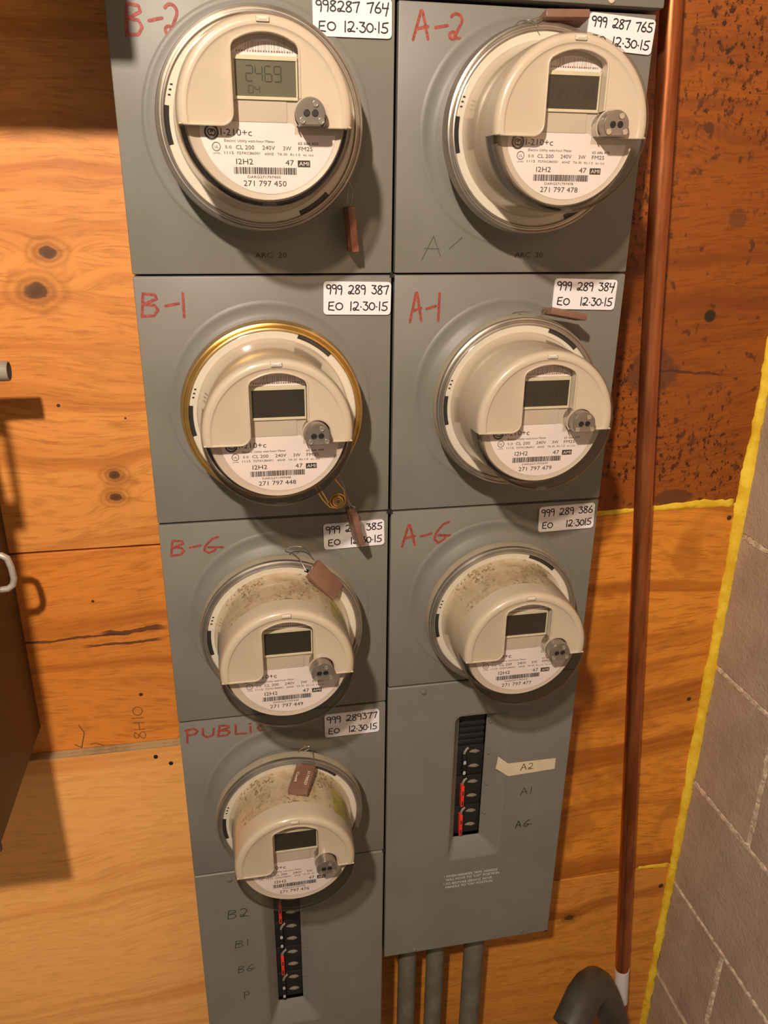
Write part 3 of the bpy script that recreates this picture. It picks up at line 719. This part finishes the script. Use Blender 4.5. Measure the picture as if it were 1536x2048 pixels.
# ring
def ring_mesh(m, nm):
    b = bmesh.new(); lathe(b, [(.0800, -.0290), (.0868, -.0298), (.0882, -.0312), (.0884, -.0330), (.0874, -.0375), (.0868, -.0408), (.0872, -.0425), (.0866, -.0444), (.0852, -.0450), (.0838, -.0438), (.0829, -.0438), (.0822, -.0452), (.0810, -.0456), (.0803, -.0448), (.0806, -.0420)], n=120)
    return mk(nm, b, m, True)
me_ring = {'steel': ring_mesh(M_steel, 'sealing_ring'), 'brass': ring_mesh(M_brass, 'sealing_ring'), 'dull': ring_mesh(M_ringsh, 'sealing_ring')}
me_ring['tan'] = me_ring['steel']
b = bmesh.new(); lathe(b, [(.08845, -.0320), (.0885, -.0330), (.0875, -.0375), (.0869, -.0406)], n=120); me_band = mk('ring_band', b, M_ring_lit, True)  # tan band over the ring side, lamplight put into its colour
# optical port
Pz = .3*mm; Px = 33.2*mm
pout = arc(Px, Pz, 11.2*mm, 228, -48, 22)
b = bmesh.new(); plate(b, pout, -.1285, FY)
bmesh.ops.bevel(b, geom=[e for e in b.edges if all(abs(v.co.y+.1285) < 1e-6 for v in e.verts)], offset=.0007, segments=2, affect='EDGES'); me_port = mk('optical_port', b, M_port, True)
b = bmesh.new(); lathe(b, [(.0, -.1291), (.0013, -.1291), (.0014, -.1294), (.0022, -.1294), (.0024, -.1288)], n=20); me_ps = mk('screw', b, M_screw, True)
b = bmesh.new(); lathe(b, [(0, -.1287), (.0021, -.1287), (.0023, -.1289), (.0026, -.1288)], n=20); me_ph = mk('port_window', b, M_hole)
me_halo = None
b = bmesh.new(); lathe(b, [(.0133, -.1160), (.0133, -.1172), (.0122, -.1172), (.0120, FY)], pc[0], pc[1], 30, a0=math.radians(-35), a1=math.radians(215)); me_halo = mk('port_surround', b, M_face, True)
# label disc outline with notch for the port, and the display surround
lab = arc(2*mm, -2.5*mm, 54.3*mm, 180+12, 360-11, 40)
lab = [(-50*mm, -5*mm)] + lab + [(46*mm, -13.2*mm), (22.5*mm, -13.2*mm)] + arc(19.0*mm, -9.0*mm, 4*mm, -20, 80, 4) + [(17*mm, -5*mm)]
b = bmesh.new(); plate(b, lab, FY-.0004, FY+.0001); me_label = mk('face_label', b, M_label)
b = bmesh.new(); plate(b, [(-23*mm, 41*mm), (25*mm, 41*mm)]+arc(1*mm, 14*mm, 38*mm, 48, 132, 14), FY-.0004, FY+.0001); me_top = mk('top_label', b, M_label)
b = bmesh.new()
text_bm(b, '| || ||| | || | ||| || | || ||| | ||', -13*mm, 45.6*mm, 5*mm, FY-.0005, width=30*mm)
for k in range(22): box(b, (-20+k*2.0)*mm, (-20+k*2.0+rr.uniform(.6, 1.6))*mm, FY-.00055, FY-.0004, 43.0*mm, 44.2*mm)
me_topbar = mk('barcode_print', b, simple('barcode_faded_ink', (.22, .17, .16), .5))
def lcd_mesh():
    b = bmesh.new(); plate(b, rrect(-22*mm, 24.5*mm, 12.9*mm, 37.6*mm, .8*mm), FY-.0012, FY); return b
me_lcd = {k: mk('display', lcd_mesh(), m) for k, m in (('on', M_lcd_on), ('off', M_lcd))}
b = bmesh.new()
for q in [(-24.5*mm, 25.8*mm, 37.6*mm, 40.8*mm), (-24.5*mm, 25.8*mm, 10.6*mm, 12.9*mm), (24.5*mm, 25.8*mm, 12.9*mm, 37.6*mm), (-24.5*mm, -22*mm, 12.9*mm, 37.6*mm)]: box(b, q[0], q[1], FY-.0022, FY, q[2], q[3], .0003)
me_bez = mk('display_bezel', b, M_bezel)
b = bmesh.new(); box(b, -24*mm, 17*mm, FY-.0006, FY, -4.8*mm, 10.5*mm, .0002); me_plate2 = mk('name_plate', b, M_face)
b = bmesh.new(); box(b, -5*mm, 5.*mm, -.1198, -.117, 60.6*mm, 64.6*mm, .0008); box(b, -3.4*mm, 3.4*mm, -.1202, -.119, 61.6*mm, 63.8*mm, .0006); me_latch = mk('cover_latch', b, M_hood)
b = bmesh.new(); box(b, -5.5*mm, 5.5*mm, -.1206, -.1185, -66.4*mm, -63.6*mm, .0006); box(b, -1.6*mm, 1.4*mm, -.1210, -.119, -65.8*mm, -64.2*mm, .0003); me_latch2 = mk('cover_latch', b, M_glass)
me_hood.materials.append(M_hood)
for p in me_hood.polygons: p.use_smooth = True
me_hood.set_sharp_from_angle(angle=math.radians(30))
me_lip = mk('hood_lip', window_lip(), M_hood, True)
# common print of the label
def label_print(num):
    b = bmesh.new(); y = FY-.0006
    def T(s, x, z, h, w_=None, al='LEFT'): text_bm(b, s, x*mm, z*mm, h*mm, y, width=(w_*mm if w_ else None), align=al)
    T('I-210+c', -35, -14.8, 4.9, 24); T('Electric Utility watt-hour Meter', -32.5, -19.3, 1.9, 39)
    T('65 686 '+num[-3:], 25, -20.3, 2.0, 16)
    T('5.0', -32.2, -24.0, 2.1, 5); T('CL 200', -23.9, -24.4, 3.0, 14.3); T('240V', -3.2, -24.4, 3.0, 9.8); T('3W', 13, -24.6, 3.0, 6.4); T('FM2S', 25.2, -24.7, 3.0, 11.2)
    T('1115', -33, -28.0, 2.0, 7.2); T('727XC86001', -23.3, -28.0, 1.8, 18); T('60HZ', -1.5, -28.2, 1.8, 7.0); T('TA 30', 8.4, -28.3, 1.8, 7.6); T('Kt 1.0', 18.6, -28.4, 1.8, 7.8); T('Kh 10.0', 29, -28.5, 1.4, 8)
    T('I2H2', -24.2, -35.2, 4.1, 13.2); T('47', 14.6, -35.4, 4.0, 6.6)
    T('DARG'+num.replace(' ', ''), -15.8, -45.2, 1.9, 26); T(num, -19.2, -51.0, 4.1, 34)
    r_ = random.Random(3); x = -26.2      # bar code
    while x < 23.4:
        w_ = r_.choice((.35, .35, .7, 1.0)); box(b, x*mm, (x+w_)*mm, y, y+.0002, -42.2*mm, -37.2*mm); x += w_+r_.choice((.35, .35, .6))
    # AMI box with knocked out letters drawn over it
    box(b, 24.3*mm, 34.2*mm, y, y+.0002, -36.5*mm, -31.6*mm)
    # certification mark: circle with small letters
    lathe(b, [(.0028, y), (.0033, y)], -38.9*mm, -22.8*mm, 24); T('UL', -40.5, -23.9, 2.0, 3.2); T('LISTED', -41.6, -28.0, 1.0, 5.6)
    # round script monogram emblem
    lathe(b, [(.0040, y), (.0056, y)], -42.0*mm, -12.6*mm, 30)
    tube(b, [((-42+1.9*math.cos(a*.5)*(1 if a < 7 else .9)-.9)*mm, y+.0001, (-12.6+2.2*math.sin(a*.5))*mm) for a in range(0, 12)], .00055, 5)
    tube(b, [((-42-1.9*math.cos(a*.5)+1.2)*mm, y+.0001, (-12.9+2.2*math.sin(a*.5))*mm) for a in range(0, 12)], .00055, 5)
    me = mk('label_print', b, M_print)
    return me
def ami_mesh():
    b = bmesh.new(); text_bm(b, 'AMI', 25.3*mm, -35.5*mm, 2.9*mm, FY-.00075, width=7.9*mm); return mk('reversed_lettering', b, M_white_ink)
me_ami = ami_mesh()
def meter(cx, cz, num, ring, dirty, disp, label):
    t = thing('electric_meter', label, 'electric meter', (cx, 0, cz), 'round electric meters')
    inst('base_plate', me_base, t)
    for s in me_slots: inst('slot', s, t)
    inst('rating_mark', me_notch, t)
    inst('barrel', me_barrel[dirty], t)
    fp = inst('face_plate', me_face, t)
    inst('shadow_gap', me_gapr, t)
    h = inst('hood', me_hood, t); inst('hood_lip', me_lip, h); inst('cover_latch', me_latch, h)
    inst('name_plate', me_plate2, fp)
    l = inst('face_label', me_label, t); inst('label_print', label_print(num), l); inst('reversed_lettering', me_ami, l)
    tl = inst('top_label', me_top, t); inst('barcode_print', me_topbar, tl)
    d = inst('display', me_lcd['on' if disp and disp[0] == '!' else 'off'], t); inst('display_bezel', me_bez, d)
    if disp:
        b = bmesh.new()
        if disp[0] == '!':
            seven(b, disp[1:], -13.5*mm, 23.2*mm, 5.2*mm, 10.5*mm, FY-.0013); seven(b, '04', -12*mm, 15.2*mm, 3.6*mm, 5*mm, FY-.0013, .0006)
            inst('digits', mk('digits', b, M_seg), d)
        else:
            seven(b, disp, -15*mm, 19*mm, 5.4*mm, 12*mm, FY-.0013, .0011); inst('digits', mk('digits', b, M_seg_dim), d)
    p = inst('optical_port', me_port, t); inst('port_surround', me_halo, t)
    for x, z in ((3.8, 6.6), (-6.3, -5.0), (8.0, -5.0)):
        s = inst('screw', me_ps, p); s.location = (Px+x*mm, 0, Pz+z*mm)
    for x, z in ((-3.2, .2), (3.2, .3)):
        s = inst('port_window', me_ph, p); s.location = (Px+x*mm, 0, Pz+z*mm)
    g = inst('glass_cover', me_glass, t); inst('cover_rim', me_rim, g); inst('cover_latch', me_latch2, g)
    r = inst('sealing_ring', me_ring[ring], t)
    if ring in ('dull', 'tan'): inst('ring_band', me_band, r)
    if ring == 'brass': r['label'] = 'brass coloured sealing ring'
    return t
MB2 = meter(-.125, .2912, '271 797 450', 'steel', 0, '!2469', 'meter numbered 271 797 450, top left, its display reading 2469')
MB1 = meter(-.125, .0369, '271 797 448', 'brass', 0, '', 'meter numbered 271 797 448 held by the gold brass ring')
MBG = meter(-.125, -.2069, '271 797 449', 'dull', 1, '', 'dusty meter numbered 271 797 449 on the cabinet marked B-G')
MPU = meter(-.125, -.461, '271 797 476', 'dull', 1, '', 'dustiest meter, numbered 271 797 476, on the cabinet marked PUBLIC')
MA2 = meter(.125, .2897, '271 797 478', 'steel', 0, '08 48', 'meter numbered 271 797 478, top right, on the cabinet marked A-2')
MA1 = meter(.125, .0378, '271 797 479', 'tan', 0, '4254', 'meter numbered 271 797 479 on the cabinet marked A1')
MAG = meter(.125, -.2100, '271 797 477', 'dull', 1, '', 'meter numbered 271 797 477 without a seal, on the cabinet marked A-G')
for t, ang0, ang1, y0, y1 in ((MBG, 18, 44, -.050, -.099), (MPU, 20, 46, -.045, -.096)):    # greenish yellow sticker on the barrel shoulder
    b = bmesh.new(); n = 8
    for i in range(n):
        p, q = math.radians(ang0+(ang1-ang0)*i/n), math.radians(ang0+(ang1-ang0)*(i+1)/n)
        f = lambda th, y: b.verts.new(((.0694+.0022*(y+.041)/.055+.0004)*math.cos(th), y, (.0694+.0022*(y+.041)/.055+.0004)*math.sin(th)))
        b.faces.new((f(p, y0), f(q, y0), f(q, y1), f(p, y1)))
    obj('warning_sticker', b, M_yellow, t)
# brass screw lug on the ring of the B-1 meter
b = bmesh.new()
def ringbit(b, cx, cz, R, r, y):
    tube(b, [(cx+R*math.cos(a*PI/8), y, cz+R*math.sin(a*PI/8)) for a in range(17)], r, 8, cap=False)
ringbit(b, .0655, -.1020+.0, .0078, .0010, -.0215); ringbit(b, .0655, -.1020, .0050, .0011, -.0235)
lathe(b, [(.0022, -.0245), (.0034, -.0245), (.0046, -.0225), (.0075, -.0205), (.0080, -.0185)], .0655, -.1020, 24)
tube(b, [(.0405, -.0222, -.0790), (.0440, -.0215, -.0890), (.0500, -.0205, -.1000), (.0570, -.0205, -.1085), (.0655, -.0205, -.1108)], .0010, 8)
tube(b, [(.0435, -.0222, -.0775), (.0478, -.0215, -.0880), (.0520, -.0205, -.0960), (.0560, -.0205, -.1040)], .0010, 8)
tube(b, [(.0570, -.0215, -.0700), (.0640, -.0205, -.0800), (.0715, -.0205, -.0900), (.0735, -.0205, -.1010)], .0010, 8)
for v in b.verts: v.co += Vector((-.0028, -.0125, .0045))
o = obj('ring_lug', b, M_brass, MB1, True)

# ------------------------------------------------------------------ wire seals with brown plastic tags
def seal(label, c, ax, wx, L=.040, Wd=.023, T=.0068, wires=(), mat=None, text=None, both=False):
    """c centre, ax long axis, wx width axis; wires: list of polylines in world space"""
    t = thing('wire_seal', label, 'seal', c, 'wire seals')
    a = Vector(ax).normalized(); w_ = Vector(wx); w_ = (w_-a*w_.dot(a)).normalized(); n_ = a.cross(w_)
    M = Matrix((w_, n_, a)).transposed().to_4x4()
    b = bmesh.new(); box(b, -Wd/2, Wd/2, -T/2, T/2, -L/2, L/2, .0009)
    box(b, -.0012, .0012, -T/2-.0006, T/2+.0006, -L/2+.004, L/2-.006, .0003)
    for v in b.verts: v.co = M @ v.co
    g = obj('tag', b, mat or M_tag, t, True)
    if text:
        b = bmesh.new(); R_ = Matrix.Rotation(PI/2, 4, 'Y') if text[2] > 0 else Matrix.Rotation(-PI/2, 4, 'Y')
        for s, off, wd in ((text[0], -.0062, .014), (text[1], .0062, .020)):
            text_bm(b, s, -wd/2, -.0014+off, .0030, 0, width=wd)
        F = Matrix.Rotation(PI/2, 4, 'Y')
        for v in b.verts:
            q = F @ v.co; q.y = -(T/2+.0004)*text[3]; v.co = M @ q
        obj('tag_printing', b, M_white_ink, g)
    for wl in wires:
        b = bmesh.new(); P = [Vector(p)-Vector(c) for p in wl]
        Q = []
        for i in range(len(P)-1):
            p0, p1, p2, p3 = P[max(i-1, 0)], P[i], P[i+1], P[min(i+2, len(P)-1)]
            for k in range(5):
                u = k/5; Q.append(.5*((2*p1)+(p2-p0)*u+(2*p0-5*p1+4*p2-p3)*u*u+(3*p1-p0-3*p2+p3)*u**3))
        Q.append(P[-1]); tube(b, Q, .00055, 6); obj('wire', b, M_steel, t, True)
    return t
# PUBLIC meter: lies on top of the barrel
c = Vector((-.1113, -.0660, -.3868)); ax = Vector((.0150, .0400, .0060))
seal('brown seal tag lying on the PUBLIC meter, with white printing', c, ax, (.023, -.0115, 0), wires=[
    [(-.1150, -.046, -.384), (-.1135, -.040, -.378), (-.1110, -.032, -.3725), (-.1000, -.028, -.3715), (-.0960, -.034, -.3735), (-.0955, -.048, -.382)],
    [(-.1120, -.034, -.3730), (-.1060, -.027, -.3712), (-.0995, -.031, -.3722), (-.1050, -.033, -.3735)]], text=('Conf4', '51739227', 1, 1))
# B-G meter: on the right shoulder of the barrel
c = Vector((-.0795, -.0520, -.1425))
seal('brown seal tag on the right shoulder of the B-G meter', c, (-.0257, 0, .031), (.0144, .0157, .0087), wires=[
    [(-.0990, -.056, -.128), (-.1050, -.045, -.1190), (-.1120, -.032, -.1175), (-.1180, -.024, -.1185), (-.1120, -.020, -.1160), (-.0980, -.022, -.1165), (-.0905, -.040, -.1215)],
    [(-.1165, -.026, -.1180), (-.1080, -.034, -.1178), (-.1020, -.027, -.1175)]])
# A-2: level on top of the ring
seal('red-brown seal tag seen edge-on above the A-2 meter', (.1400, -.0400, .3800), (.042, 0, .0015), (.002, -.02, .004), wires=[
    [(.1210, -.046, .3790), (.1120, -.050, .3765), (.1030, -.044, .3745), (.0960, -.036, .3710), (.1040, -.030, .3780), (.1130, -.026, .3800), (.1215, -.036, .3810)],
    [(.1090, -.046, .3760), (.1140, -.052, .3700)]], mat=M_tag)
seal('red-brown seal tag poking out right of the A1 meter top', (.1700, -.0320, .1260), (.040, .002, -.0075), (.0, -.02, .003), wires=[
    [(.1510, -.032, .1300), (.1430, -.038, .1255), (.1330, -.034, .1245), (.1240, -.028, .1262), (.1170, -.036, .1225)],
    [(.1510, -.028, .1310), (.1400, -.024, .1270), (.1290, -.020, .1272), (.1180, -.024, .1262)]], mat=M_tag)
seal('red-brown seal tag hanging low right of the brass-ringed meter', (-.0430, -.0260, -.0935), (-.0088, .0, .0385), (.004, -.02, 0), wires=[
    [(-.0478, -.026, -.0740), (-.0510, -.0255, -.0640), (-.0535, -.0255, -.0520), (-.0560, -.0250, -.0440), (-.0600, -.0270, -.0350)],
    [(-.0470, -.027, -.0745), (-.0430, -.027, -.0715), (-.0475, -.026, -.0690), (-.0525, -.0245, -.0560)]], mat=M_tag)
seal('dark red seal tag hanging in shadow under the top left meter', (-.0445, -.0160, .2050), (-.004, .0, .040), (.0015, -.02, 0), wires=[
    [(-.0465, -.016, .2240), (-.0480, -.017, .2320), (-.0470, -.019, .2420), (-.0480, -.023, .2500), (-.052, -.029, .2480)],
    [(-.0455, -.016, .2240), (-.0435, -.017, .2320), (-.0440, -.019, .2400), (-.0480, -.022, .2480)]], mat=M_tagred)

# ------------------------------------------------------------------ pipes
p0, p1 = Vector((.2595, .060, .80)), Vector((.4400, .060, -1.34))
def on(z): k = (z-p0.z)/(p1.z-p0.z); return p0+(p1-p0)*k
t = thing('copper_pipe', 'long copper pipe leaning down the right side of the meter cabinets', 'pipe', tuple(p1))
zs = [.80, .42, .07, -.33, -1.0, -1.34]; xs = [.2600, .2940, .3219, .3606, .4256, .4570]
b = bmesh.new(); tube(b, [Vector((x, .060, z))-p1 for x, z in zip(xs, zs)], .0113, 28); obj('tube', b, M_copper, t, True)
b = bmesh.new(); tube(b, [Vector((.4225+(.060-.06), .060, -.966))-p1, Vector((.4300, .060, -1.045))-p1], .0117, 28); lbp = obj('white_label', b, M_sticker, t, True); lbp['label'] = 'white paper label wrapped round the pipe'
for z in (-.70, ): pass
for i, (x, r, lb) in enumerate([(.0490, .0142, 'leftmost of three grey conduits below the right breaker panel'), (.0935, .0142, 'middle of three grey conduits below the right breaker panel'), (.1555, .0160, 'rightmost and thickest of three conduits below the right breaker panel')]):
    t = thing('conduit', lb, 'conduit', (x, .055, -1.35), 'conduits below the right panel')
    b = bmesh.new(); tube(b, [(0, 0, .0), (0, 0, .25), (0, 0, .5742)], r, 24); obj('tube', b, M_conduit, t, True)
    if i == 2:
        b = bmesh.new(); lathe(b, [(.003, -.018), (.003, -.016)], .010, .44, 8)
        b.free()
# bent hose end in the bottom right foreground
t = thing('pipe_elbow', 'dark grey bent pipe elbow at the bottom right below the copper pipe', 'pipe', (.300, -.06, -1.35))
o = Vector((.300, -.06, -1.35))
P = [(.2330, -.124, -.8050), (.2470, -.112, -.7960), (.2620, -.098, -.7900), (.2780, -.084, -.7940), (.2940, -.070, -.8080), (.3110, -.056, -.8350), (.3320, -.042, -.8800), (.3560, -.030, -.9400), (.385, -.010, -1.04), (.40, .0, -1.35)]
d0 = (Vector(P[0])-Vector(P[1])).normalized()
b = bmesh.new(); tube(b, [Vector(p)-o for p in P], .0235, 28, cap=False)
tube(b, [Vector(P[0])-o, Vector(P[0])-o+d0*.0022, Vector(P[0])-o+d0*.0028, Vector(P[0])-o+d0*.0022, Vector(P[0])-o-d0*.012], .0235, 28, cap=False, radii=[.0235, .0235, .0220, .0200, .0198]); obj('hose', b, M_elbow, t, True)
b = bmesh.new(); tube(b, [Vector(P[0])-o-d0*.012, Vector(P[0])-o-d0*.020], .0197, 28); obj('bore_shade', b, M_black, t, True)  # black disc painted in for the shade inside the open end
# ------------------------------------------------------------------ old disconnect box at the left edge, conduit stub and handle
t = thing('disconnect_box', 'dark enclosure at the left edge casting its shadow on the plywood', 'electrical box', (-.62, WY, -.40))
b = bmesh.new()
box(b, -.20, .1915, -.203, -.0005, .0, .452, .003)
box(b, -.20, .172, -.195, -.0005, .448, .590, .003)
obj('enclosure', b, M_dark_box, t)
b = bmesh.new(); box(b, -.205, .1938, -.209, -.203, -.002, .452, .0015)
obj('door', b, M_dark_box, t)
b = bmesh.new()      # unseen upright bar beside the door, added to cast the thin shadow strip
box(b, .1972, .2034, -.208, -.200, .448, .546, .001); box(b, .160, .2034, -.2085, -.2035, .440, .468, .001); box(b, .160, .2030, -.208, -.197, .534, .560, .001)
obj('shadow_bar', b, M_dark_box, t)
b = bmesh.new()
hp = [(-.4230, -.1235), (-.4140, -.1235), (-.4090, -.1270), (-.4065, -.1370), (-.4055, -.1510), (-.4075, -.1585), (-.4130, -.1630), (-.4250, -.1640)]
O = t.location
q = [Vector((x-O.x, .026-O.y, z-O.z)) for x, z in hp]
n = len(hp)
tube(b, q, .0036, 10); 
hd = obj('handle', b, M_alu, t, True); hd['label'] = 'light grey cast handle loop'
b = bmesh.new(); tube(b, [(-.44-O.x, .022-O.y, .0705-O.z), (-.3740-O.x, .022-O.y, .0705-O.z)], .0112, 24); 
st = thing('conduit_stub', 'short grey conduit end poking in from the left edge', 'conduit', (-.448, .022, .0725))
b.free(); b = bmesh.new(); prof = [(0, .0112), (.0662, .0112)]
# tube with an open end
rings = []
for (x, r) in [(0, .0098), (.0722, .0098), (.0730, .0092), (.0730, .0083), (.058, .0081)]:
    rings.append([b.verts.new((x, r*math.cos(2*PI*k/28), r*math.sin(2*PI*k/28))) for k in range(28)])
for A, B in zip(rings, rings[1:]):
    for k in range(28): b.faces.new((A[k], A[(k+1) % 28], B[(k+1) % 28], B[k]))
b.faces.new(rings[-1]); obj('tube', b, simple('grey_conduit_light', (.30, .26, .20), .45, 0, .1, .1, 60), st, True)
# unseen box added above the frame, shaped to throw the top left shadow
t = thing('unseen_shadow_caster', 'large unseen grey box, shaped to shade the top left corner', 'electrical box', (-.60, WY, .62))
b = bmesh.new(); box(b, -.30, .3405, -.262, -.222, -.2095, .5, .003); box(b, -.30, .30, -.222, -.0005, .02, .5, .003); obj('enclosure', b, M_paint, t)
